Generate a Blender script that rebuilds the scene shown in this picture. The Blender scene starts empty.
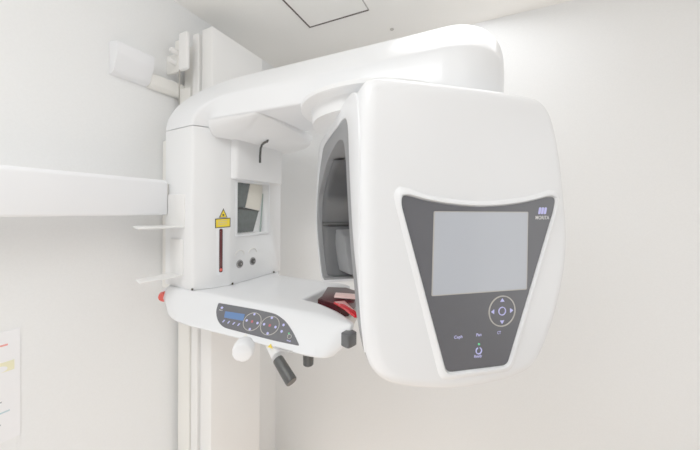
import bpy, bmesh, math, random
from mathutils import Vector, Matrix
from mathutils.geometry import tessellate_polygon
random.seed(4)
PI = math.pi
COL = bpy.context.scene.collection
S, ZF = 0.8, 0.6                       # survey units -> metres, floor at z = 0

def W(p): return Vector((p[0]*S, p[1]*S, (p[2]+ZF)*S))

# ------------------------------------------------------------ materials
def srgb(r, g, b):
    f = lambda c: (c/255/12.92) if c/255 <= .04045 else ((c/255+.055)/1.055)**2.4
    return (f(r), f(g), f(b), 1)

def mat(name, rgb, rough=.4, metal=0, var=.02, scale=30, spec=.5, bump=0, coat=0, trans=0, emit=0):
    m = bpy.data.materials.new(name); m.use_nodes = True
    nt = m.node_tree; b = nt.nodes['Principled BSDF']
    c = srgb(*rgb)
    tc = nt.nodes.new('ShaderNodeTexCoord')
    n = nt.nodes.new('ShaderNodeTexNoise'); n.inputs['Scale'].default_value = scale; n.inputs['Detail'].default_value = 4
    nt.links.new(tc.outputs['Object'], n.inputs['Vector'])
    r = nt.nodes.new('ShaderNodeValToRGB')
    r.color_ramp.elements[0].position = .3; r.color_ramp.elements[1].position = .7
    r.color_ramp.elements[0].color = tuple(max(0, x*(1-var)) for x in c[:3])+(1,)
    r.color_ramp.elements[1].color = tuple(min(1, x*(1+var)) for x in c[:3])+(1,)
    nt.links.new(n.outputs['Fac'], r.inputs['Fac'])
    nt.links.new(r.outputs['Color'], b.inputs['Base Color'])
    b.inputs['Roughness'].default_value = rough; b.inputs['Metallic'].default_value = metal
    b.inputs['Specular IOR Level'].default_value = spec
    b.inputs['Coat Weight'].default_value = coat; b.inputs['Coat Roughness'].default_value = .08
    b.inputs['Transmission Weight'].default_value = trans
    if emit:
        nt.links.new(r.outputs['Color'], b.inputs['Emission Color']); b.inputs['Emission Strength'].default_value = emit
    if bump:
        bp = nt.nodes.new('ShaderNodeBump'); bp.inputs['Strength'].default_value = bump; bp.inputs['Distance'].default_value = .002
        nt.links.new(n.outputs['Fac'], bp.inputs['Height']); nt.links.new(bp.outputs['Normal'], b.inputs['Normal'])
    return m

M = dict(
    wall=mat('wall_paper', (238, 240, 241), .75, scale=180, var=.015, bump=.12, spec=.2),
    ceil=mat('ceiling_board', (250, 249, 245), .85, scale=120, var=.01, spec=.15),
    floor=mat('floor_vinyl', (226, 200, 172), .5, scale=9, var=.06),
    white=mat('white_gloss_shell', (233, 236, 240), .28, var=.006, scale=6, coat=.35),
    satin=mat('white_satin_shell', (234, 236, 238), .42, var=.008, scale=8),
    cream=mat('off_white_metal', (234, 233, 228), .45, var=.01, scale=12),
    rail=mat('white_rail', (236, 236, 235), .38, var=.008, scale=10),
    bar=mat('cool_white_beam', (236, 238, 242), .38, var=.006, scale=8),
    grey=mat('grey_liner', (112, 114, 117), .42, var=.03, scale=10),
    dgrey=mat('dark_grey_liner', (64, 66, 69), .38, var=.04, scale=8),
    ddark=mat('near_black_trim', (16, 16, 18), .5, var=.05),
    panel=mat('charcoal_panel', (72, 73, 79), .32, var=.03, scale=14),
    screen=mat('lcd_screen_glass', (170, 177, 189), .22, var=.012, scale=4, coat=.3),
    lcd=mat('blue_lcd', (66, 106, 166), .4, var=.03, scale=25),
    icon=mat('lilac_print', (176, 176, 236), .5, var=.02, emit=.15),
    paleprint=mat('pale_print', (206, 206, 206), .5, var=.02),
    redprint=mat('red_print', (196, 72, 88), .5, var=.03),
    green=mat('green_lamp', (70, 200, 120), .4, var=.02, emit=.4),
    ring=mat('ring_print', (168, 166, 160), .45, var=.02),
    black=mat('black_rubber', (44, 46, 46), .45, var=.06, scale=40),
    yellow=mat('yellow_label', (246, 212, 28), .5, var=.02),
    ink=mat('black_ink', (52, 48, 34), .6, var=.02),
    redplastic=mat('red_button', (226, 66, 54), .35, var=.02),
    laser=mat('dark_red_window', (72, 28, 30), .15, var=.06, coat=.5),
    mirror=mat('dark_reflection', (74, 82, 82), .2, var=.12, scale=60, spec=.5),
    palereflect=mat('pale_reflection', (226, 222, 208), .5, var=.01),  # pale part of the painted mirror image
    glassedge=mat('green_glass_edge', (150, 172, 164), .2, var=.03),
    chrome=mat('steel', (150, 150, 152), .25, metal=1, var=.03),
    maroon=mat('maroon_acrylic', (52, 6, 12), .45, var=.1, scale=12, spec=.25),
    red=mat('red_acrylic', (190, 8, 18), .15, var=.08, scale=12, coat=.6, emit=.05),
    pinkw=mat('pink_white_block', (240, 196, 190), .35, var=.05, scale=30),
    notch=mat('notch_shade_grey', (186, 178, 170), .5, var=.02),
    hatchshade=mat('brown_gap_shade', (72, 60, 54), .7, var=.05),
    hatchpale=mat('pale_grey_gap', (170, 168, 162), .7, var=.03),
    paper=mat('paper_sheet', (242, 243, 247), .6, var=.01, scale=30),
    pink=mat('pink_ink', (236, 140, 130), .7, var=.05), cream2=mat('pale_yellow_ink', (238, 234, 190), .7, var=.03),
    cyan=mat('pale_blue_ink', (176, 206, 216), .7, var=.03), greyink=mat('grey_ink', (150, 150, 156), .7, var=.03),
    cable=mat('grey_cable', (150, 146, 138), .6, var=.03),
)

# ------------------------------------------------------------ object helpers
def empty(name, base, label=None, cat=None, group=None):
    o = bpy.data.objects.new(name, None); COL.objects.link(o); o.location = W(base); o.empty_display_size = .05
    if label: o['label'] = label
    if cat: o['category'] = cat
    if group: o['group'] = group
    return o

def origin_of(parent):
    v = Vector((0, 0, 0))
    while parent is not None:
        v += parent.location; parent = parent.parent
    return v

class MB:
    """collects verts / faces in survey units"""
    def __init__(s): s.v = []; s.f = []
    def add(s, vs, fs):
        k = len(s.v); s.v += [tuple(p) for p in vs]; s.f += [tuple(i+k for i in f) for f in fs]; return s
    def loft(s, rings, cap=True, closed=True):
        n = len(rings[0]); vs = [p for r in rings for p in r]; fs = []
        for i in range(len(rings)-1):
            for j in range(n if closed else n-1):
                a, b = i*n+j, i*n+(j+1) % n
                fs.append((a, b, b+n, a+n))
        if cap:
            for r, o in ((rings[0], 0), (rings[-1], (len(rings)-1)*n)):
                tri = tessellate_polygon([[Vector(p) for p in r]])
                fs += [tuple(o+i for i in t) for t in tri]
        return s.add(vs, fs)
    def box(s, x0, x1, y0, y1, z0, z1):
        return s.loft([[(x0, y0, z), (x1, y0, z), (x1, y1, z), (x0, y1, z)] for z in (z0, z1)])
    def prism(s, poly, z0, z1): return s.loft([[(x, y, z) for x, y in poly] for z in (z0, z1)])
    def tube(s, pts, r, n=16, r2=None):
        pts = [Vector(p) for p in pts]; rings = []
        t0 = (pts[1]-pts[0]).normalized(); up = Vector((0, 0, 1)) if abs(t0.z) < .9 else Vector((1, 0, 0))
        x = t0.cross(up).normalized()
        for i, p in enumerate(pts):
            t = (pts[min(i+1, len(pts)-1)]-pts[max(i-1, 0)]).normalized()
            x = (x-t*x.dot(t)).normalized(); y = t.cross(x)
            rr = r if r2 is None else r+(r2-r)*i/(len(pts)-1)
            rings.append([p+(x*math.cos(2*PI*k/n)+y*math.sin(2*PI*k/n))*rr for k in range(n)])
        return s.loft(rings)
    def lathe(s, c, axis, prof, n=32):
        """prof: list of (distance along axis, radius)"""
        ax = Vector(axis).normalized(); up = Vector((0, 0, 1)) if abs(ax.z) < .9 else Vector((1, 0, 0))
        x = ax.cross(up).normalized(); y = ax.cross(x); c = Vector(c)
        return s.loft([[c+ax*h+(x*math.cos(2*PI*k/n)+y*math.sin(2*PI*k/n))*r for k in range(n)] for h, r in prof])
    def build(s, name, m, parent=None, bevel=0, seg=3, smooth=True, angle=35, base=None, ang_bev=25):
        me = bpy.data.meshes.new(name); o = bpy.data.objects.new(name, me); COL.objects.link(o)
        ws = [W(p) for p in s.v]
        if parent is not None: off = origin_of(parent); o.parent = parent
        else:
            off = W(base) if base else Vector((sum(p.x for p in ws)/len(ws), sum(p.y for p in ws)/len(ws), min(p.z for p in ws)))
            o.location = off
        me.from_pydata([p-off for p in ws], [], s.f)
        bm = bmesh.new(); bm.from_mesh(me)
        bmesh.ops.remove_doubles(bm, verts=bm.verts, dist=1e-6)
        bmesh.ops.recalc_face_normals(bm, faces=bm.faces)
        if bevel:
            bmesh.ops.dissolve_limit(bm, angle_limit=math.radians(.5), verts=bm.verts, edges=bm.edges)
            es = [e for e in bm.edges if e.is_manifold and e.calc_face_angle(0) > math.radians(ang_bev)]
            bmesh.ops.bevel(bm, geom=es, offset=bevel*S, segments=seg, profile=.5, affect='EDGES', clamp_overlap=True)
        bmesh.ops.triangulate(bm, faces=[f for f in bm.faces if len(f.verts) > 4])
        if smooth:
            for f in bm.faces: f.smooth = True
            for e in bm.edges:
                if e.is_manifold and e.calc_face_angle(0) > math.radians(angle): e.smooth = False
        bm.to_mesh(me); bm.free()
        me.materials.append(m)
        return o

def tag(o, label=None, cat=None, group=None, kind=None):
    for k, v in (('label', label), ('category', cat), ('group', group), ('kind', kind)):
        if v: o[k] = v
    return o
def struct(name, mb, m):
    return tag(mb.build(name, m, smooth=False), kind='structure')

def rounded(poly, r, n=5):
    """round the corners of a 2-D polygon; r is a number or a list"""
    out = []; k = len(poly)
    for i, p in enumerate(poly):
        rr = r[i] if isinstance(r, (list, tuple)) else r
        p = Vector(p); a = Vector(poly[i-1])-p; b = Vector(poly[(i+1) % k])-p
        d = min(rr, a.length*.49, b.length*.49)
        A, B = p+a.normalized()*d, p+b.normalized()*d
        for j in range(n+1):
            t = j/n; q = A*(1-t)**2+p*2*t*(1-t)+B*t*t; out.append((q.x, q.y))
    return out

def spline(pts, sub=6):
    """closed Catmull-Rom through 2-D points"""
    n = len(pts); out = []
    for i in range(n):
        p0, p1, p2, p3 = (Vector(pts[(i+k) % n]) for k in (-1, 0, 1, 2))
        for j in range(sub):
            t = j/sub
            q = .5*((2*p1)+(p2-p0)*t+(2*p0-5*p1+4*p2-p3)*t*t+(3*p1-p0-3*p2+p3)*t**3); out.append((q.x, q.y))
    return out

def inset(poly, d):
    n = len(poly); area = sum(poly[i-1][0]*poly[i][1]-poly[i][0]*poly[i-1][1] for i in range(n)); sg = 1 if area > 0 else -1
    out = []
    for i in range(n):
        a = Vector(poly[i])-Vector(poly[i-1]); b = Vector(poly[(i+1) % n])-Vector(poly[i])
        na = Vector((-a.y, a.x)).normalized()*sg if a.length > 1e-9 else Vector((0, 0)); nb = Vector((-b.y, b.x)).normalized()*sg if b.length > 1e-9 else na
        m = na+nb
        m = m/max(.35, m.length*m.length/2) if m.length > 1e-6 else na
        out.append((poly[i][0]+m.x*d*.5*2/1, poly[i][1]+m.y*d*.5*2/1) if False else (poly[i][0]+(na+nb).normalized().x*d, poly[i][1]+(na+nb).normalized().y*d))
    return out

def circle(cx, cy, r, n=24, ry=None): return [(cx+r*math.cos(2*PI*k/n), cy+(ry or r)*math.sin(2*PI*k/n)) for k in range(n)]

class Frame:
    """a local plane: origin, right, up; out = right x up (towards the viewer)"""
    def __init__(s, o, r, u): s.o = Vector(o); s.r = Vector(r).normalized(); s.u = Vector(u).normalized(); s.n = s.r.cross(s.u)
    def p(s, a, b, c=0): return s.o+s.r*a+s.u*b+s.n*c
    def plate(s, mb, poly, c0, c1): return mb.loft([[s.p(a, b, c) for a, b in poly] for c in (c0, c1)])
    def ringplate(s, mb, poly_o, poly_i, c0, c1):
        n = len(poly_o)
        rs = [[s.p(a, b, c0) for a, b in poly_o], [s.p(a, b, c1) for a, b in poly_o], [s.p(a, b, c1) for a, b in poly_i], [s.p(a, b, c0) for a, b in poly_i]]
        return mb.loft(rs+[rs[0]], cap=False)
    def text(s, name, body, a, b, size, c, m, parent, width=None):
        cu = bpy.data.curves.new(name, 'FONT'); cu.body = body; cu.size = 1; cu.align_x = 'CENTER'; cu.align_y = 'CENTER'; cu.extrude = .01; cu.offset = .012
        t = bpy.data.objects.new(name+'_source', cu); COL.objects.link(t)
        bpy.context.view_layer.update()
        me = bpy.data.meshes.new_from_object(t.evaluated_get(bpy.context.evaluated_depsgraph_get()))
        bpy.data.objects.remove(t)
        vs = [v.co.copy() for v in me.vertices]; fs = [tuple(p.vertices) for p in me.polygons]
        w = max(v.x for v in vs)-min(v.x for v in vs); k = (width/w) if width else size
        mb = MB(); mb.add([s.p(a+v.x*k, b+v.y*size, c+v.z*size) for v in vs], fs)
        bpy.data.meshes.remove(me)
        return mb.build(name, m, parent, smooth=False)

# ------------------------------------------------------------ the room
struct('wall_left', MB().box(-1.6, -1.465, -2.6, 1.95, -.6, 2.5), M['wall'])
struct('wall_back', MB().box(-1.465, 2.9, 1.815, 1.95, -.6, 2.5), M['wall'])
struct('ceiling', MB().box(-1.6, 2.9, -2.6, 1.97, 2.5, 2.58), M['ceil'])
struct('floor', MB().box(-1.6, 2.9, -2.6, 1.97, -.68, -.6), M['floor'])

# ------------------------------------------------------------ ceiling hatch
hx0, hx1, hy0, hy1 = -.957, -.589, 1.096, 1.464
h = empty('ceiling_hatch', (-.77, 1.28, 2.5), 'square access hatch with a thin dark gap let into the pale ceiling', 'hatch')
MB().box(hx0+.01, hx1-.004, hy0+.008, hy1-.008, 2.4955, 2.5).build('hatch_panel', M['ceil'], h, smooth=False)
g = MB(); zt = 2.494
g.box(hx0, hx0+.010, hy0, hy1, zt, 2.5).box(hx0, hx1, hy1-.010, hy1, zt, 2.5).box(hx0, hx1, hy0, hy0+.008, zt, 2.5)  # shade of the gap drawn as solid dark strips
tag(g.build('hatch_gap_shade', M['hatchshade'], h, smooth=False), 'dark brown strips painting the shade in the gap')
MB().box(hx1-.004, hx1, hy0, hy1, zt, 2.5).build('hatch_edge', M['hatchpale'], h, smooth=False)
tag(MB().lathe((-.53, 1.675, 2.5), (0, 0, -1), [(0, .011), (.004, .011), (.007, .006)]).build('ceiling_plug', M['hatchpale']),
    'tiny round grey plug on the ceiling above the end of the white arm', 'plug')

# ------------------------------------------------------------ things on the left wall
bx = empty('wall_trunking', (-1.44, .8, 2.0), 'white rounded cable box with low trunking fixed high on the left wall', 'trunking')
prof = rounded([(-1.465, 2.012), (-1.435, 2.02), (-1.40, 2.095), (-1.40, 2.140), (-1.465, 2.15)], [.003, .012, .010, .008, .003], 4)
MB().loft([[(x, y, z) for x, z in prof] for y in (.711, .858)]).build('box_cover', M['bar'], bx, bevel=.004)
MB().loft([[(x, y, z) for x, z in rounded([(-1.465, 2.01), (-1.44, 2.01), (-1.425, 2.025), (-1.425, 2.075), (-1.465, 2.085)], .006, 3)] for y in (.860, 1.3)]).build('trunking_cover', M['cream'], bx, bevel=.002)
wb = empty('wall_bracket', (-1.42, .95, 2.09), 'small white metal bracket with two screws between trunking and column top', 'bracket')
MB().box(-1.40, -1.32, .955, .967, 2.11, 2.26).box(-1.465, -1.40, .957, .967, 2.11, 2.20).build('bracket_plate', M['cream'], wb, bevel=.003)
MB().box(-1.345, -1.29, .935, .955, 2.105, 2.275).build('bracket_channel', M['rail'], wb, bevel=.006)
for z, x in ((2.20, -1.378), (2.155, -1.395)):
    MB().lathe((x, .955, z), (0, -1, 0), [(0, .013), (.03, .013), (.038, .008)], 20).build('bracket_screw', M['rail'], wb)
tag(MB().tube([(-1.35, .945, 2.108), (-1.351, .945, 2.05), (-1.351, .945, 1.95), (-1.351, .95, 1.80)], .0028, 10).build('hanging_cable', M['cable']),
    'thin grey cable hanging from the bracket down behind the white arm', 'cable')

nf = Frame((-1.462, .183, .660), (0, 1, 0), (0, 0, 1))
nt_ = empty('wall_notice', (-1.462, .31, .660), 'white printed notice sheet taped low on the left wall at the frame edge', 'notice')
nf.plate(MB(), [(0, 0), (.261, 0), (.261, .37), (0, .37)], -.003, .001).build('sheet', M['paper'], nt_, smooth=False)
for (a0, a1, b0, b1, k) in ((.15, .232, .322, .328, 'pink'), (.15, .20, .285, .288, 'greyink'), (.13, .247, .235, .268, 'cream2'), (.14, .215, .06, .064, 'greyink'),
                            (.14, .21, .165, .168, 'greyink'), (.14, .218, .135, .139, 'greyink'), (.12, .236, .098, .103, 'cyan'), (.02, .12, .30, .306, 'pink'), (.02, .12, .12, .2, 'cyan')):
    nf.plate(MB(), [(a0, b0), (a1, b0), (a1, b1), (a0, b1)], .001, .0016).build('printed_block', M[k], nt_, smooth=False)
nf.plate(MB(), circle(.205, .246, .026, 24, .012), .0016, .002).build('printed_block', M['paper'], nt_, smooth=False)
nf.plate(MB(), circle(.203, .246, .007, 16, .005), .002, .0024).build('printed_block', M['pink'], nt_, smooth=False)

# ------------------------------------------------------------ the X-ray machine
X = empty('dental_scanner', (-1.31, 1.15, -.6), 'white dental panoramic X-ray machine with wall column, upper arm and display head', 'scanner')

# column: floor to almost ceiling
col = MB()
col.box(-1.275, -1.2, 1.005, 1.345, -.6, 2.312).build('column', M['rail'], X, bevel=.006)
MB().box(-1.335, -1.29, 1.0, 1.2, -.6, 2.30).build('column_rail', M['rail'], X, bevel=.005)
MB().box(-1.435, -1.35, 1.0, 1.2, -.6, 2.05).build('column_rail', M['cream'], X, bevel=.006)
MB().box(-1.435, -1.27, 1.03, 1.33, -.6, 2.27).build('column_back', M['cream'], X, bevel=.004)
MB().box(-1.465, -1.435, 1.08, 1.28, 1.9, 2.1).build('wall_mount', M['cream'], X, bevel=.003)

# carriage with a mirror recess
cp = rounded([(-1.345, .872), (-1.133, .850), (-1.085, .925), (-1.06, .985), (-1.06, 1.352), (-1.10, 1.375), (-1.345, 1.375)], [.012, .012, .02, .008, .04, .03, .02], 4)
cm = MB().prism(cp, 1.1015, 1.796)
car = cm.build('carriage', M['satin'], X, bevel=.003, seg=2)
def cut(o, mb):
    c = mb.build('cutter', M['satin'], o.parent)
    md = o.modifiers.new('cut', 'BOOLEAN'); md.operation = 'DIFFERENCE'; md.object = c; md.solver = 'EXACT'
    bpy.context.view_layer.update()
    me = bpy.data.meshes.new_from_object(o.evaluated_get(bpy.context.evaluated_depsgraph_get()))
    o.modifiers.clear(); old = o.data; o.data = me; bpy.data.meshes.remove(old)
    cmz = c.data; bpy.data.objects.remove(c); bpy.data.meshes.remove(cmz)
cut(car, MB().box(-1.112, -1.0, 1.027, 1.24, 1.328, 1.576))
MB().loft([[(x, y, z) for x, y in rounded([(-1.46, .93), (-1.35, .92), (-1.35, 1.34), (-1.46, 1.34)], .015, 3)] for z in (1.06, 1.775)]).build('rear_casing', M['cream'], X, bevel=.012)

# mirror in its recess, its reflection painted as flat dark and pale shapes
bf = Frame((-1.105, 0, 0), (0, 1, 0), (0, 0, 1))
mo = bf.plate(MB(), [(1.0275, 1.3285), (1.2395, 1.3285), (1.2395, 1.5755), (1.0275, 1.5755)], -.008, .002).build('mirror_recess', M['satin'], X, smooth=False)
tag(mo, 'white framed mirror recess with its reflection painted as dark and pale shapes')
bf.plate(MB(), [(1.028, 1.450), (1.118, 1.4555), (1.1495, 1.575), (1.028, 1.575)], .002, .005).build('reflection_pane', M['mirror'], mo, smooth=False)
bf.plate(MB(), [(1.028, 1.3315), (1.174, 1.3315), (1.214, 1.437), (1.028, 1.450)], .002, .005).build('reflection_pane', M['mirror'], mo, smooth=False)
bf.plate(MB(), [(1.028, 1.450), (1.214, 1.434), (1.216, 1.439), (1.118, 1.4535), (1.028, 1.458)], .005, .007).build('reflection_line', M['ddark'], mo, smooth=False)
bf.plate(MB(), [(1.120, 1.4555), (1.218, 1.4385), (1.2395, 1.52), (1.2395, 1.575), (1.1515, 1.575)], .002, .006).build('pale_reflection', M['palereflect'], mo, smooth=False)
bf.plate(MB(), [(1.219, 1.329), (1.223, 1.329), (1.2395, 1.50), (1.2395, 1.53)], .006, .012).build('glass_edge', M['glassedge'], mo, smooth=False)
# white lip round the recess
pf = Frame((-1.06, 0, 0), (0, 1, 0), (0, 0, 1))
pf.ringplate(MB(), rounded([(1.017, 1.318), (1.25, 1.318), (1.25, 1.586), (1.017, 1.586)], .012, 3), rounded([(1.027, 1.328), (1.24, 1.328), (1.24, 1.576), (1.027, 1.576)], .006, 3), -.003, .003).build('mirror_frame', M['white'], X, bevel=.0015, seg=2)

# upper housing on the carriage face
MB().loft([[(x, y, z) for x, y in rounded([(-1.07, .988), (-1.035, .995), (-1.022, 1.06), (-1.022, 1.25), (-1.045, 1.335), (-1.07, 1.34)], [.004, .02, .03, .04, .03, .004], 4)] for z in (1.585, 1.80)]).build('upper_housing', M['satin'], X, bevel=.014)

# laser slot with warning label
f0, f1 = Vector((-1.085, .925, 0)), Vector((-1.06, .985, 0))
lf = Frame((-1.0735, .9535, 0), (f1-f0), (0, 0, 1))
slot = lf.plate(MB(), rounded([(-.022, 1.15), (.012, 1.15), (.012, 1.376), (-.022, 1.376)], .017, 6), -.004, .0022).build('laser_slot', M['white'], X, bevel=.001, seg=2)
tag(slot, 'white rimmed slot with a dark red window')
lf.plate(MB(), rounded([(-.013, 1.166), (.003, 1.166), (.003, 1.360), (-.013, 1.360)], .008, 6), .0022, .003).build('laser_window', M['laser'], slot, smooth=False)
lf.plate(MB(), circle(-.005, 1.178, .006, 12), .003, .004).build('laser_tip', M['redplastic'], slot, smooth=False)
wl = lf.plate(MB(), [(-.030, 1.362), (.036, 1.366), (.036, 1.408), (-.030, 1.404)], -.002, .003).build('warning_label', M['ink'], X, smooth=False)
tag(wl, 'yellow warning label with a black border and triangle')
lf.plate(MB(), [(-.026, 1.3665), (.032, 1.370), (.032, 1.404), (-.026, 1.400)], .003, .0036).build('label_face', M['yellow'], wl, smooth=False)
lf.plate(MB(), [(-.014, 1.408), (.022, 1.410), (.005, 1.450)], -.001, .003).build('warning_triangle', M['ink'], wl, smooth=False)
lf.plate(MB(), [(-.009, 1.411), (.017, 1.412), (.005, 1.441)], .003, .0036).build('triangle_face', M['yellow'], wl, smooth=False)
lf.plate(MB(), circle(.004, 1.420, .005, 12), .0036, .004).build('triangle_symbol', M['ink'], wl, smooth=False)
for b in (1.395, 1.3875, 1.380):
    lf.plate(MB(), [(-.018, b-.002), (.02, b), (.02, b+.0016), (-.018, b-.0004)], .0036, .004).build('label_line', M['ring'], wl, smooth=False)

# two sockets on the carriage face
for y in (1.044, 1.128):
    s_ = MB().lathe((-1.06, y, 1.190), (1, 0, 0), [(0, .020), (.004, .019), (.004, .014)], 24).build('socket', M['chrome'], X)
    MB().lathe((-1.057, y, 1.190), (1, 0, 0), [(0, .014), (.004, .013)], 24).build('socket_core', M['black'], s_)
    MB().lathe((-1.055, y, 1.190), (1, 0, 0), [(0, .005), (.006, .004)], 12).build('socket_pin', M['chrome'], s_)
    arc = [(-1.059, y+.027*math.cos(t), 1.232+.022*math.sin(t)) for t in [PI*k/10 for k in range(11)]]
    MB().tube(arc, .0022, 8).build('socket_arc', M['cream'], s_)
for p in ((-1.131, .852, 1.107), (-1.058, 1.0, 1.107), (-1.056, 1.285, 1.107)):
    MB().lathe(p, (.5, -.5, 0), [(-.006, .005), (.003, .005)], 12).build('seam_screw', M['ink'], X)

# two angled shelf brackets on the carriage front
def shelf(z, x0, x1, ztop, tip):
    sh = MB()
    yb = .868
    sh.loft([[(x0+.005, yb-.010, zz), (x1, yb-.018, zz), (x1, yb-.008, zz), (x0+.005, yb, zz)] for zz in (z-.006, ztop)])
    sh.loft([[(x0, yb, zz), (x1, yb-.014, zz), tip[1]+(zz,), tip[0]+(zz,)] for zz in (z-.006, z)])
    return sh.build('shelf_bracket', M['rail'], X, bevel=.0018, seg=2)
shelf(1.372, -1.322, -1.182, 1.508, ((-1.352, .742), (-1.182, .668)))
shelf(1.160, -1.29, -1.192, 1.313, ((-1.288, .718), (-1.214, .692)))
for z, x in ((1.488, -1.215),):
    MB().lathe((x, .858, z), (0, -1, 0), [(0, .004), (.0045, .003)], 10).build('bracket_screw', M['ring'], X)

# cephalometric arm running along the wall
bp = rounded([(-1.365, 1.420), (-1.305, 1.418), (-1.30, 1.424), (-1.30, 1.560), (-1.312, 1.572), (-1.365, 1.572)], .004, 2)
bar = MB().loft([[(x, y, z) for x, z in bp] for y in (-.55, .854)]).build('side_beam', M['bar'], X, bevel=0, smooth=True)
MB().loft([[(x, y, z) for x, z in inset(bp, .012)] for y in (.854, .925)]).build('beam_end', M['cream'], bar)

# emergency stop
es = MB().lathe((-1.340, .880, 1.048), (.3, -1, 0), [(-.06, .034), (0, .034), (.012, .03)], 28).build('stop_button', M['white'], X)
tag(es, 'red emergency stop button in a white collar')
MB().lathe((-1.330, .868, 1.049), (.3, -1, 0), [(0, .022), (.016, .023), (.026, .016)], 28).build('button_cap', M['redplastic'], es)

# ---- upper arm: a loft that rises off the carriage and bends to the right
v5 = [(-1.133, .850), (-1.345, .872), (-1.345, 1.36), (-1.062, 1.345), (-1.085, .925)]          # ridge, top front, back, back low, low front
h5 = [(.850, 1.896), (.957, 2.022), (1.17, 2.022), (1.17, 1.808), (.850, 1.808)]
rad_v = [.012, .015, .02, .03, .015]; rad_h = [.010, .03, .05, .02, .010]
rv = rounded(v5, rad_v, 4); rh = rounded(h5, rad_h, 4)
xh0 = [-.90, -.90, -.90, -.97, -1.0]; per = 5
rings = []
NB = 14
for s_i in range(NB+1):
    t = s_i/NB; r = []
    for j in range(len(rv)):
        c = j//per
        p0 = Vector((rv[j][0], rv[j][1], 1.799)); p3 = Vector((xh0[c], rh[j][0], rh[j][1]))
        p1 = Vector((p0.x, p0.y, p0.z+(p3.z-p0.z)*.62)); p2 = Vector((p0.x+(p3.x-p0.x)*.42, p3.y, p3.z))
        r.append(p0*(1-t)**3+p1*3*t*(1-t)**2+p2*3*t*t*(1-t)+p3*t**3)
    rings.append(r)
drop = lambda z, t: z-.05*t if z < 1.84 else z
for x, t in ((-.7, 0), (-.45, 0), (-.38, .2), (-.30, .8), (-.24, 1), (-.125, 1)): rings.append([Vector((x, y, drop(z, t))) for y, z in rh])
arm = MB().loft(rings).build('upper_arm', M['white'], X, angle=50)
er = []
for k in range(13):
    t = k/12*PI/2*.97; sc = math.cos(t)**.75; x = -.125+.158*math.sin(t)
    er.append([Vector((x, 1.02+(y-1.02)*sc, 1.86+(drop(z, 1)-1.86)*(sc if z > 1.86 else sc**.12))) for y, z in rh])
MB().loft(er).build('arm_end_cap', M['white'], arm, angle=60)

# head rest pod under the arm
ptop = [(-1.07, .90, 1.8075), (-.99, .853, 1.8075), (-.86, .853, 1.8075), (-.79, .857, 1.8075), (-.775, .93, 1.8075), (-.775, 1.05, 1.8075), (-.79, 1.235, 1.8075), (-.88, 1.34, 1.8075), (-1.07, 1.365, 1.8075)]
pbot = [(-1.085, .935, 1.757), (-1.056, 1.005, 1.757), (-.915, .955, 1.776), (-.80, .885, 1.797), (-.782, .95, 1.797), (-.785, 1.05, 1.788), (-.81, 1.205, 1.764), (-.91, 1.30, 1.757), (-1.07, 1.345, 1.757)]
def spline3(pts, sub=5):
    n = len(pts); out = []
    for i in range(n):
        p0, p1, p2, p3 = (Vector(pts[(i+k) % n]) for k in (-1, 0, 1, 2))
        for j in range(sub):
            t = j/sub; m1, m2 = (p2-p0)*.38, (p3-p1)*.38
            out.append(p1*(2*t**3-3*t*t+1)+m1*(t**3-2*t*t+t)+p2*(-2*t**3+3*t*t)+m2*(t**3-t*t))
    return out
pt3, pb3 = spline3(ptop), spline3(pbot)
prs = [[a.lerp(b, 0) for a, b in zip(pt3, pb3)]]
for k in range(1, 7):
    t = k/6*PI/2
    prs.append([Vector((a.x+(b.x-a.x)*(1-math.cos(t))*.9, a.y+(b.y-a.y)*(1-math.cos(t))*.9, a.z+(b.z-a.z)*math.sin(t)*.93)) for a, b in zip(pt3, pb3)])
prs.append(pb3)
pod = MB().loft(prs).build('head_support', M['satin'], X, angle=60)
MB().tube([(-.922, 1.075, 1.768), (-.93, 1.078, 1.758), (-.955, 1.088, 1.757), (-.977, 1.096, 1.750), (-.988, 1.10, 1.735), (-.991, 1.10, 1.70), (-.991, 1.10, 1.667)], .0055, 10).build('support_rod', M['black'], pod)

# ---- table / chin rest base
T = [(-1.318, .874), (-1.133, .850), (-.85, .846), (-.62, .846), (-.515, .846), (-.43, .826), (-.378, .820), (-.378, .845), (-.43, .885), (-.482, .918), (-.578, .960), (-.655, .972), (-.652, 1.05),
     (-.65, 1.15), (-.60, 1.19), (-.575, 1.235), (-.62, 1.26), (-.80, 1.265), (-1.0, 1.275), (-1.10, 1.365), (-1.318, 1.36)]
Mx = [(-1.322, .866), (-1.12, .810), (-.85, .8085), (-.62, .8085), (-.515, .8085), (-.43, .800), (-.388, .815), (-.385, .845), (-.425, .885), (-.482, .918), (-.580, .959), (-.655, .972), (-.652, 1.05),
      (-.65, 1.15), (-.60, 1.19), (-.58, 1.23), (-.62, 1.258), (-.80, 1.26), (-1.0, 1.27), (-1.10, 1.36), (-1.322, 1.36)]
B = [(-1.27, .86), (-1.10, .772), (-.85, .769), (-.62, .769), (-.515, .769), (-.455, .780), (-.430, .805), (-.425, .84), (-.440, .885), (-.49, .915), (-.585, .955), (-.655, .972), (-.652, 1.05),
     (-.65, 1.14), (-.62, 1.18), (-.61, 1.20), (-.64, 1.23), (-.80, 1.235), (-1.0, 1.245), (-1.10, 1.335), (-1.29, 1.33)]
def smooth_closed(P, fixed=(11, 13)):
    n = len(P); out = []
    for i in range(n):
        p0, p1, p2, p3 = (Vector(P[(i+k) % n]) for k in (-1, 0, 1, 2))
        if i in fixed: p0 = p1
        if (i+1) % n in fixed: p3 = p2
        for j in range(5):
            t = j/5; m1 = (p2-p0)*.5*(.7); m2 = (p3-p1)*.5*.7
            q = p1*(2*t**3-3*t*t+1)+m1*(t**3-2*t*t+t)+p2*(-2*t**3+3*t*t)+m2*(t**3-t*t); out.append((q.x, q.y))
    return out
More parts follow.
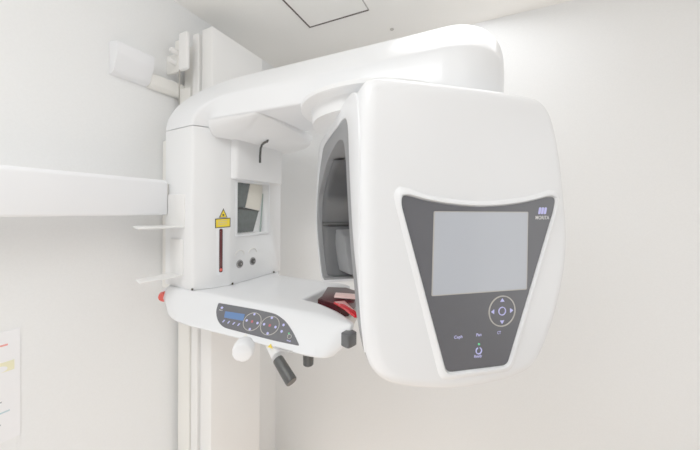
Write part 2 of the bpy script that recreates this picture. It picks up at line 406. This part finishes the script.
T_, B_, M_ = smooth_closed(T), smooth_closed(B), smooth_closed(Mx)
mix = lambda A, C, t: [(a[0]+(c[0]-a[0])*t, a[1]+(c[1]-a[1])*t) for a, c in zip(A, C)]
trs = []
for poly, z in ((inset(T_, .018), 1.1005), (inset(T_, .009), 1.0995), (inset(T_, .003), 1.0965), (mix(T_, M_, .2), 1.090), (mix(T_, M_, .6), 1.07), (M_, 1.05), (mix(M_, B_, .5), 1.024), (B_, 1.002), (inset(B_, .003), .997), (inset(B_, .010), .993), (inset(B_, .03), .991)):
    trs.append([(x, y, z) for x, y in poly])
tab = MB().loft(trs).build('base_table', M['white'], X, angle=60)
MB().prism([(-.665, .955), (-.60, .945), (-.50, .905), (-.46, .88), (-.46, 1.0), (-.50, 1.17), (-.665, 1.17)], 1.0, 1.052).build('chin_tray', M['notch'], tab, bevel=.004)  # shade of the recess put into the grey base colour

# control panel on the sloping front face of the table
tf = Frame((0, .8315, 1.08), (1, 0, 0), (0, .6, .8))
tpoly = rounded([(-.952, .001), (-.764, .004), (-.672, .002), (-.622, -.015), (-.578, -.045), (-.538, -.080), (-.637, -.083), (-.76, -.082), (-.872, -.081), (-.915, -.062), (-.945, -.03)], [.006, .02, .02, .02, .02, .008, .03, .03, .03, .03, .02], 4)
tp = tf.plate(MB(), tpoly, -.006, .003).build('control_panel', M['panel'], X, bevel=.001, seg=1)
tag(tp, 'dark grey button panel with a small blue display')
tf.plate(MB(), [(-.896, -.025), (-.802, -.021), (-.796, -.044), (-.888, -.047)], .003, .0042).build('blue_display', M['lcd'], tp, smooth=False)
tf.plate(MB(), circle(-.921, -.015, .0055, 16, .0042), .003, .0042).build('panel_logo', M['icon'], tp, smooth=False)
tf.text('panel_lettering', 'MORITA', -.921, -.0245, .005, .003, M['paleprint'], tp, width=.018)
def dot(fr, a, b, r, m, parent, name='button', c=.003, ry=None):
    return fr.plate(MB(), circle(a, b, r, 14, ry), c, c+.0015).build(name, m, parent, smooth=False)
for a in (-.882, -.857, -.832, -.808):
    tf.plate(MB(), [(a-.0035, -.064), (a, -.064), (a+.0045, -.055), (a, -.055)], .003, .0045).build('button', M['icon'], tp, smooth=False)
for cx in (-.756, -.677):
    tf.ringplate(MB(), circle(cx, -.040, .0385, 40, .032), circle(cx, -.040, .0365, 40, .030), .003, .0045).build('button_ring', M['ring'], tp)
    for da, db in ((-.004, .026), (-.025, 0), (.025, -.001), (.004, -.026)): dot(tf, cx+da, -.040+db, .0042, M['icon'], tp)
    dot(tf, cx, -.040, .0042, M['redprint'], tp)
for a, b in ((-.624, -.029), (-.622, -.050)): dot(tf, a, b, .0042, M['icon'], tp)
tf.ringplate(MB(), circle(-.586, -.060, .008, 20, .007), circle(-.586, -.060, .0068, 20, .0058), .003, .0045).build('button_ring', M['ring'], tp)
dot(tf, -.592, -.051, .0022, M['green'], tp, 'indicator_lamp')
tf.text('ready_lettering', 'Ready', -.583, -.0725, .006, .003, M['icon'], tp, width=.016)
# small warning sticker on the lower lip
sf = Frame((0, .767, 1.0), (1, 0, 0), (0, .55, .83))
st = sf.plate(MB(), [(-.650, -.004), (-.632, -.004), (-.643, .008)], -.003, .004).build('lip_sticker', M['yellow'], X, smooth=False)
for b in (-.003, .003): sf.plate(MB(), [(-.625, b), (-.555, b), (-.555, b+.0018), (-.625, b+.0018)], -.003, .003).build('sticker_line', M['paleprint'], st, smooth=False)

# knob, handle and small stop under the table
kn = MB(); kc = Vector((-.737, .750, .985)); ax = Vector((.52, -.84, -.12)).normalized()
x_ = ax.cross(Vector((0, 0, 1))).normalized(); y_ = ax.cross(x_)
def kring(h, sc):
    out = []
    for k in range(60):
        t = 2*PI*k/60; rr = .0345*sc*(1-.07*max(0, math.cos(5*t))**6); out.append(kc+ax*h+(x_*math.cos(t)+y_*math.sin(t))*rr)
    return out
kn.loft([kring(-.02, .55), kring(-.012, .95), kring(0, 1), kring(.022, 1), kring(.030, .93), kring(.033, .8)])
knob = kn.build('adjust_knob', M['white'], X, angle=50)
MB().tube([kc-ax*.018, kc-ax*.07+Vector((0, 0, .02))], .016, 16).build('knob_shaft', M['cream'], knob)
hs = MB().tube([(-.66, .81, .990), (-.64, .795, .978), (-.615, .775, .968)], .030, 20, r2=.021).build('handle_socket', M['satin'], X)
hd = MB(); p0 = Vector((-.608, .765, .965)); p1 = Vector((-.540, .745, .921)); dd = (p1-p0).normalized()
hd.lathe(p0, dd, [(-.004, .016), (0, .0175), ((p1-p0).length-.004, .0185), ((p1-p0).length, .0165)], 24)
tag(hd.build('grip_handle', M['black'], hs), 'black cylindrical grip')
MB().lathe((-.530, .82, .990), (0, 0, -1), [(-.02, .016), (.012, .016), (.014, .018), (.046, .017), (.049, .014)], 20).build('stop_foot', M['black'], X)
cl = MB().loft([[(x, y, z) for x, y in rounded([(-.400, .790), (-.366, .778), (-.355, .820), (-.390, .835)], .010, 3)] for z in (1.044, 1.082)]).build('side_clamp', M['dgrey'], X, bevel=.006)
MB().tube([(-.455, .80, 1.020), (-.41, .815, 1.038)], .006, 10).build('clamp_pin', M['black'], cl)

# ---- rotating arm (C shape) under the upper arm
P0 = Vector((-.245, .61, 0)); A = Vector((.7825, .6226, 0)); Wd = Vector((-.6226, .7825, 0)); Zv = Vector((0, 0, 1))
def H(u, w, z): return P0+A*u+Wd*w+Zv*z
MB().lathe((-.37, 1.01, 1.8085), (0, 0, -1), [(0, .262), (.004, .270), (.016, .271), (.022, .264), (.024, .236), (.03, .232), (.066, .230)], 48).build('swivel_disc', M['satin'], X, angle=50)

U0, U1 = -.0145, .47
outer = [(.027, 1.12), (.028, 1.243), (.026, 1.407), (.02, 1.56), (.03, 1.66), (.055, 1.720), (.12, 1.744), (.30, 1.748), (.55, 1.746), (.70, 1.741), (.765, 1.690), (.800, 1.60), (.818, 1.50), (.820, 1.385), (.765, 1.30), (.700, 1.222), (.65, 1.178), (.61, 1.158), (.545, 1.158)]
mid = [(.030, 1.12), (.039, 1.243), (.086, 1.407), (.114, 1.56), (.128, 1.64), (.145, 1.682), (.185, 1.703), (.30, 1.710), (.50, 1.712), (.60, 1.703), (.68, 1.650), (.742, 1.585), (.792, 1.493), (.800, 1.385), (.745, 1.30), (.682, 1.228), (.635, 1.186), (.60, 1.168), (.545, 1.168)]
inn = [(.045, 1.12), (.086, 1.243), (.130, 1.407), (.160, 1.56), (.180, 1.61), (.20, 1.640), (.24, 1.656), (.30, 1.662), (.46, 1.640), (.56, 1.605), (.65, 1.56), (.705, 1.53), (.742, 1.48), (.752, 1.385), (.705, 1.295), (.645, 1.228), (.61, 1.195), (.58, 1.178), (.545, 1.174)]
def band(lo, hi, u0, u1):
    mb = MB(); n = len(lo); rg = []
    def ul(w, z):                       # near limb follows the left edge of the head
        if w > .22: return u0
        pts = [(1.0, .02), (1.12, .008), (1.2, -.002), (1.36, -.009), (1.55, -.0125), (1.9, -.0125)]
        for (z0, a), (z1, b) in zip(pts, pts[1:]):
            if z <= z1: return a+(b-a)*(z-z0)/(z1-z0)-.0025+(u0-U0)
        return u0
    ring = lambda i: [H(ul(*lo[i]), *lo[i]), H(ul(*hi[i]), *hi[i]), H(u1, *hi[i]), H(u1, *lo[i])]
    return mb.loft([ring(i) for i in range(n)])
def dens(P):
    out = []; n = len(P)
    for i in range(n-1):
        p0 = Vector(P[max(i-1, 0)]); p1 = Vector(P[i]); p2 = Vector(P[i+1]); p3 = Vector(P[min(i+2, n-1)])
        for j in range(3):
            t = j/3; q = .5*((2*p1)+(p2-p0)*t+(2*p0-5*p1+4*p2-p3)*t*t+(3*p1-p0-3*p2+p3)*t**3); out.append((q.x, q.y))
    return out+[P[-1]]
o_, m_, i_ = dens(outer), dens(mid), dens(inn)
ra = band(m_, o_, U0, U1).build('rotating_arm', M['white'], X, bevel=.004, ang_bev=60, angle=50)
tag(ra, 'white C-shaped rotating arm with a grey lining')
band(i_, m_, U0+.002, U1-.01).build('arm_lining', M['grey'], ra, bevel=.006, ang_bev=60, angle=50)
# detector face on the far limb: upper and lower covers with a dark slot between
df = Frame(H(0, .612, 0), A, Zv)
def limb_cover(name, pts, m, par):
    mb = MB(); mb.loft([[H(.006, w+.02, z), H(.006, w, z), H(.03, w-.018, z), (H(U1-.05, w-.018, z)), H(U1-.03, w, z), H(U1-.03, w+.02, z)] for w, z in pts]); return mb.build(name, m, par, bevel=.003, ang_bev=60)
det = limb_cover('detector_cover', [(.46, 1.632), (.555, 1.598), (.645, 1.553), (.700, 1.525), (.738, 1.48), (.748, 1.388)], M['dgrey'], ra)
limb_cover('detector_slot', [(.742, 1.391), (.738, 1.373)], M['ddark'], det)
limb_cover('detector_cover', [(.746, 1.374), (.702, 1.295), (.642, 1.228), (.605, 1.195), (.575, 1.180)], M['dgrey'], ra)
low = MB().loft([[H(u, w, z) for u, w, z in ((.055, wa, z), (.08, wb, z), (.34, wb, z), (.36, wa, z))] for z, wa, wb in ((1.195, .60, .50), (1.335, .735, .62), (1.358, .745, .69))]).build('detector_block', M['grey'], ra, bevel=.006)
cov = MB().lathe(H(.10, .50, 1.630), -Zv, [(0, .012), (.008, .010)], 16).build('lining_cap', M['dgrey'], ra)

# ---- display head
sil = [(-.011, 1.700), (-.004, 1.735), (.030, 1.750), (.12, 1.753), (.28, 1.753), (.42, 1.748), (.473, 1.735), (.508, 1.690), (.535, 1.593), (.554, 1.471), (.563, 1.370), (.553, 1.270), (.519, 1.150), (.465, 1.052),
       (.404, 1.024), (.335, 1.015), (.25, 1.013), (.168, 1.022), (.082, 1.042), (.036, 1.068), (.010, 1.115), (-.002, 1.20), (-.008, 1.36), (-.011, 1.58)]
so = spline(sil, 5)
def zc(p, t, cx=.27, cz=1.38): return (p[0]+(cx-p[0])*t, p[1]+(cz-p[1])*t)
def wback(z):     # depth of the back edge: deep at the top, thin at the bottom
    pts = [(1.0, .029), (1.12, .029), (1.17, .031), (1.234, .036), (1.33, .055), (1.407, .085), (1.60, .118), (1.66, .135), (1.70, .16), (1.76, .16)]
    for (z0, a), (z1, b) in zip(pts, pts[1:]):
        if z <= z1: return a+(b-a)*max(0, min(1, (z-z0)/(z1-z0)))
    return .155
hr = []
R_ = .034
for k in range(8):
    t = k/7*PI/2; ins = R_*(1-math.sin(t)); w = R_*(1-math.cos(t))-.001
    hr.append([H(u, w*.8, z) for u, z in inset(so, ins)])
hr.append([H(u, R_*.8+(wback(z)-R_*.8)*.5, z) for u, z in so])
hr.append([H(u, max(wback(z), R_*.8+.004), z) for u, z in so])
head = MB().loft(hr).build('display_head', M['white'], X, angle=50)
tag(head, 'large white rounded head with a dark display panel')
# grey rim on the inner side and inner back bulk
gr = []
for ex, t in ((.0, .0), (.045, .0), (.05, .01)):
    gr.append([H(q[0], max(wback(z), R_*.8+.004)+ex*(.02 if z > 1.66 else 1 if z > 1.2 else .25+.75*max(0, (z-1.10)/.1)), q[1]) for (u, z) in so for q in [zc((u, z), t)]])
MB().loft(gr).build('head_lining', M['grey'], head, angle=40)

# display panel on the front of the head
hf = Frame(P0, A, Zv)
ptc = [(.080, 1.462), (.082, 1.484), (.10, 1.4815), (.135, 1.473), (.175, 1.4665), (.23, 1.461), (.285, 1.459), (.34, 1.462), (.39, 1.468), (.44, 1.4775), (.482, 1.488), (.505, 1.486), (.500, 1.455), (.367, 1.067), (.199, 1.068)]
prr = [.02, .012]+[.02]*8+[.012, .012, .02, .014, .014]
pp = rounded(ptc, prr, 4)
# raised white surround
out_b = rounded([(.055, 1.49), (.075, 1.512), (.135, 1.488), (.285, 1.472), (.44, 1.493), (.505, 1.515), (.530, 1.49), (.386, 1.045), (.181, 1.045)], [.02, .02, .06, .1, .06, .02, .02, .02, .02], 6)
def resample(poly, n):
    L = [0]; k = len(poly)
    for i in range(k): L.append(L[-1]+(Vector(poly[(i+1) % k])-Vector(poly[i])).length)
    out = []; i = 0
    for j in range(n):
        s = L[-1]*j/n
        while L[i+1] < s: i += 1
        t = (s-L[i])/max(1e-9, L[i+1]-L[i]); q = Vector(poly[i]).lerp(Vector(poly[(i+1) % k]), t); out.append((q.x, q.y))
    return out
def polar(poly, n=140, c=(.29, 1.30)):
    out = []
    for j in range(n):
        a = 2*PI*j/n; d = Vector((math.cos(a), math.sin(a))); best = 0
        for i in range(len(poly)):
            p = Vector(poly[i])-Vector(c); q = Vector(poly[(i+1) % len(poly)])-Vector(c); e = q-p
            den = d.x*e.y-d.y*e.x
            if abs(den) < 1e-12: continue
            t = (p.x*e.y-p.y*e.x)/den; s = (p.x*d.y-p.y*d.x)/den
            if -1e-6 <= s <= 1+1e-6 and t > best: best = t
        out.append((c[0]+d.x*best, c[1]+d.y*best))
    return out
PI_, PO_ = polar(inset(pp, -.0015)), polar(out_b)
fr = [[hf.p(a, b, -.002) for a, b in PO_], [hf.p(a, b, .006) for a, b in mix(PO_, PI_, .45)], [hf.p(a, b, .0085) for a, b in mix(PO_, PI_, .65)], [hf.p(a, b, .0085) for a, b in mix(PO_, PI_, .85)], [hf.p(a, b, .001) for a, b in PI_], [hf.p(a, b, -.003) for a, b in PI_]]
MB().loft(fr, cap=False).build('panel_surround', M['white'], head, angle=40)
dp = hf.plate(MB(), pp, -.004, .003).build('display_panel', M['panel'], X, bevel=0, smooth=False)
tag(dp, 'dark grey tapering panel with a grey screen and buttons')
hf.plate(MB(), rounded([(.157, 1.251), (.4215, 1.253), (.4215, 1.449), (.160, 1.448)], .003, 2), .003, .004).build('screen_bezel', M['ring'], dp, smooth=False)
hf.plate(MB(), rounded([(.1595, 1.2535), (.419, 1.2555), (.419, 1.447), (.1625, 1.446)], .002, 2), .004, .0046).build('screen', M['screen'], dp, smooth=False)
hf.ringplate(MB(), circle(.3495, 1.203, .0385, 48), circle(.3495, 1.203, .0360, 48), .003, .0045).build('button_ring', M['ring'], dp)
hf.ringplate(MB(), circle(.3495, 1.203, .0105, 28), circle(.3495, 1.203, .0088, 28), .003, .0045).build('button_ring', M['icon'], dp)
for k in range(4):
    a = k*PI/2; ca, sa = math.cos(a), math.sin(a)
    tri = [(.0315*ca, .0315*sa), (.0235*ca-.0055*sa, .0235*sa+.0055*ca), (.0235*ca+.0055*sa, .0235*sa-.0055*ca)]
    hf.plate(MB(), [(.3495+x, 1.203+y) for x, y in tri], .003, .0045).build('arrow_button', M['icon'], dp, smooth=False)
hf.text('mode_lettering', 'Ceph', .229, 1.149, .010, .003, M['icon'], dp, width=.022)
hf.text('mode_lettering', 'Pan', .285, 1.1495, .010, .003, M['icon'], dp, width=.014)
hf.text('mode_lettering', 'CT', .342, 1.1495, .010, .003, M['icon'], dp, width=.010)
dot(hf, 0.285, 1.127, .0022, M['green'], dp, 'indicator_lamp')
arc_o = [(0.285+.0085*math.cos(t), 1.111+.0085*math.sin(t)) for t in [PI*.62+2*PI*.88*k/24 for k in range(25)]]
arc_i = [(0.285+.0066*math.cos(t), 1.111+.0066*math.sin(t)) for t in [PI*.62+2*PI*.88*k/24 for k in range(25)]]
hf.plate(MB(), arc_o+arc_i[::-1], .003, .0045).build('power_symbol', M['icon'], dp, smooth=False)
hf.text('ready_lettering', 'Ready', .2835, 1.0975, .009, .003, M['icon'], dp, width=.021)
# three-bar emblem and lettering top right
for k in range(3):
    c = .4565+k*.0085
    hf.plate(MB(), rounded([(c-.0045, 1.4435), (c+.0015, 1.4435), (c+.0045, 1.4605), (c-.0015, 1.4605)], .0022, 3), .003, .0045).build('emblem_bar', M['icon'], dp, smooth=False)
hf.text('brand_lettering', 'MORITA', .4655, 1.434, .0125, .003, M['paleprint'], dp, width=.042)

# ------------------------------------------------------------ red tray lying in the chin recess
rt = empty('bite_tray', (-.57, 1.03, 1.052), 'dark red translucent tray lying in the recess at the table end', 'tray')
def sheet(name, P, t, m, par):
    mb = MB(); mb.loft([[(x, y, z) for x, y, z in P], [(x, y, z+t) for x, y, z in P]]); return mb.build(name, m, par, bevel=.002, seg=2)
sheet('tray_plate', [(-.582, .978, 1.103), (-.50, .950, 1.103), (-.45, 1.0, 1.104), (-.48, 1.13, 1.104), (-.565, 1.172, 1.103), (-.642, 1.142, 1.103)], .006, M['maroon'], rt)
tag(sheet('tray_wing', [(-.505, .945, 1.110), (-.445, .908, 1.108), (-.385, .862, 1.104), (-.372, .880, 1.103), (-.42, .925, 1.104), (-.475, .975, 1.110)], .008, M['red'], rt), 'bright red side wing')
tag(sheet('tray_pad', [(-.525, .985, 1.118), (-.445, 1.005, 1.118), (-.455, 1.055, 1.118), (-.545, 1.035, 1.118)], .006, M['pinkw'], rt), 'pale pink pad')
MB().prism([(-.60, .99), (-.50, .965), (-.47, 1.0), (-.49, 1.11), (-.56, 1.14), (-.62, 1.12)], 1.0525, 1.103).build('tray_post', M['maroon'], rt, bevel=.003)

# ------------------------------------------------------------ light
def area(name, loc, size, power, aim, col=(1, 1, 1)):
    l = bpy.data.lights.new(name, 'AREA'); l.shape = 'RECTANGLE'; l.size, l.size_y = size[0]*S, size[1]*S; l.energy = power; l.color = col
    o = bpy.data.objects.new(name, l); COL.objects.link(o); o.location = W(loc)
    o.rotation_euler = (W(aim)-W(loc)).to_track_quat('-Z', 'Y').to_euler(); return o
area('ceiling_panel_light', (-.55, -.65, 2.47), (.7, .7), 7, (-.55, -.65, 0), (1, 1, 1))
area('room_fill', (2.4, -3.2, 1.6), (3.5, 2.6), 1, (-.6, 1.0, 1.2), (.985, .99, 1))  # added soft fill, set far off to even out the illumination
area('floor_fill', (.1, -.2, -.55), (3.2, 2.6), 24, (.2, .2, 2.5), (1, .99, .98))  # added upward fill panel that brightens ceiling and undersides
area('side_fill', (2.7, .9, 1.3), (1.7, 2.2), 7.5, (-1.0, 1.3, 1.3), (1, 1, 1))  # extra fill from the right for the gap behind the machine
area('rear_top_fill', (-.05, 1.3, 2.47), (.8, .6), 2.4, (-.3, 1.45, 0), (1, 1, 1))  # invented overhead lamp, lifts the wall gap behind the machine
area('ceiling_fill', (.1, -.8, 2.06), (2.4, .8), 19, (.1, -.8, 2.5), (.98, .99, 1))  # no real cove here, upward lamp added to lighten the ceiling
area('rear_low_fill', (-.3, 1.35, -.5), (1.6, .7), 1.2, (-.3, 1.40, 2.5), (1, .84, .70))  # warm helper lamp put low at the back to tint the wall
wd = bpy.data.worlds.new('world'); bpy.context.scene.world = wd; wd.use_nodes = True
nt = wd.node_tree; bg = nt.nodes['Background']; bg.inputs['Strength'].default_value = .14
g1 = nt.nodes.new('ShaderNodeTexCoord'); g2 = nt.nodes.new('ShaderNodeSeparateXYZ'); g3 = nt.nodes.new('ShaderNodeValToRGB')
nt.links.new(g1.outputs['Generated'], g2.inputs[0]); nt.links.new(g2.outputs['Z'], g3.inputs[0]); nt.links.new(g3.outputs[0], bg.inputs['Color'])
g3.color_ramp.elements[0].position = 0; g3.color_ramp.elements[0].color = (.88, .80, .70, 1)
g3.color_ramp.elements[1].position = .6; g3.color_ramp.elements[1].color = (.97, .98, 1.0, 1)

# ------------------------------------------------------------ camera
cam = bpy.data.cameras.new('camera'); co = bpy.data.objects.new('camera', cam); COL.objects.link(co)
cam.sensor_width = 36; cam.lens = 298/700*36; cam.shift_y = -12/700; cam.clip_start = .02
right = Vector((.90503868, .42520403, .01032134)); up = Vector((-.01425678, .00607434, .99987992)); fwd = Vector((-.42509027, .90507714, -.01155956))
co.matrix_world = Matrix.Translation(W((0, 0, 1.45))) @ Matrix((right, up, -fwd)).transposed().to_4x4()
bpy.context.scene.camera = co
vs = bpy.context.scene.view_settings
vs.view_transform = 'Standard'; vs.look = 'None'; vs.exposure = -.03; vs.gamma = 1.5
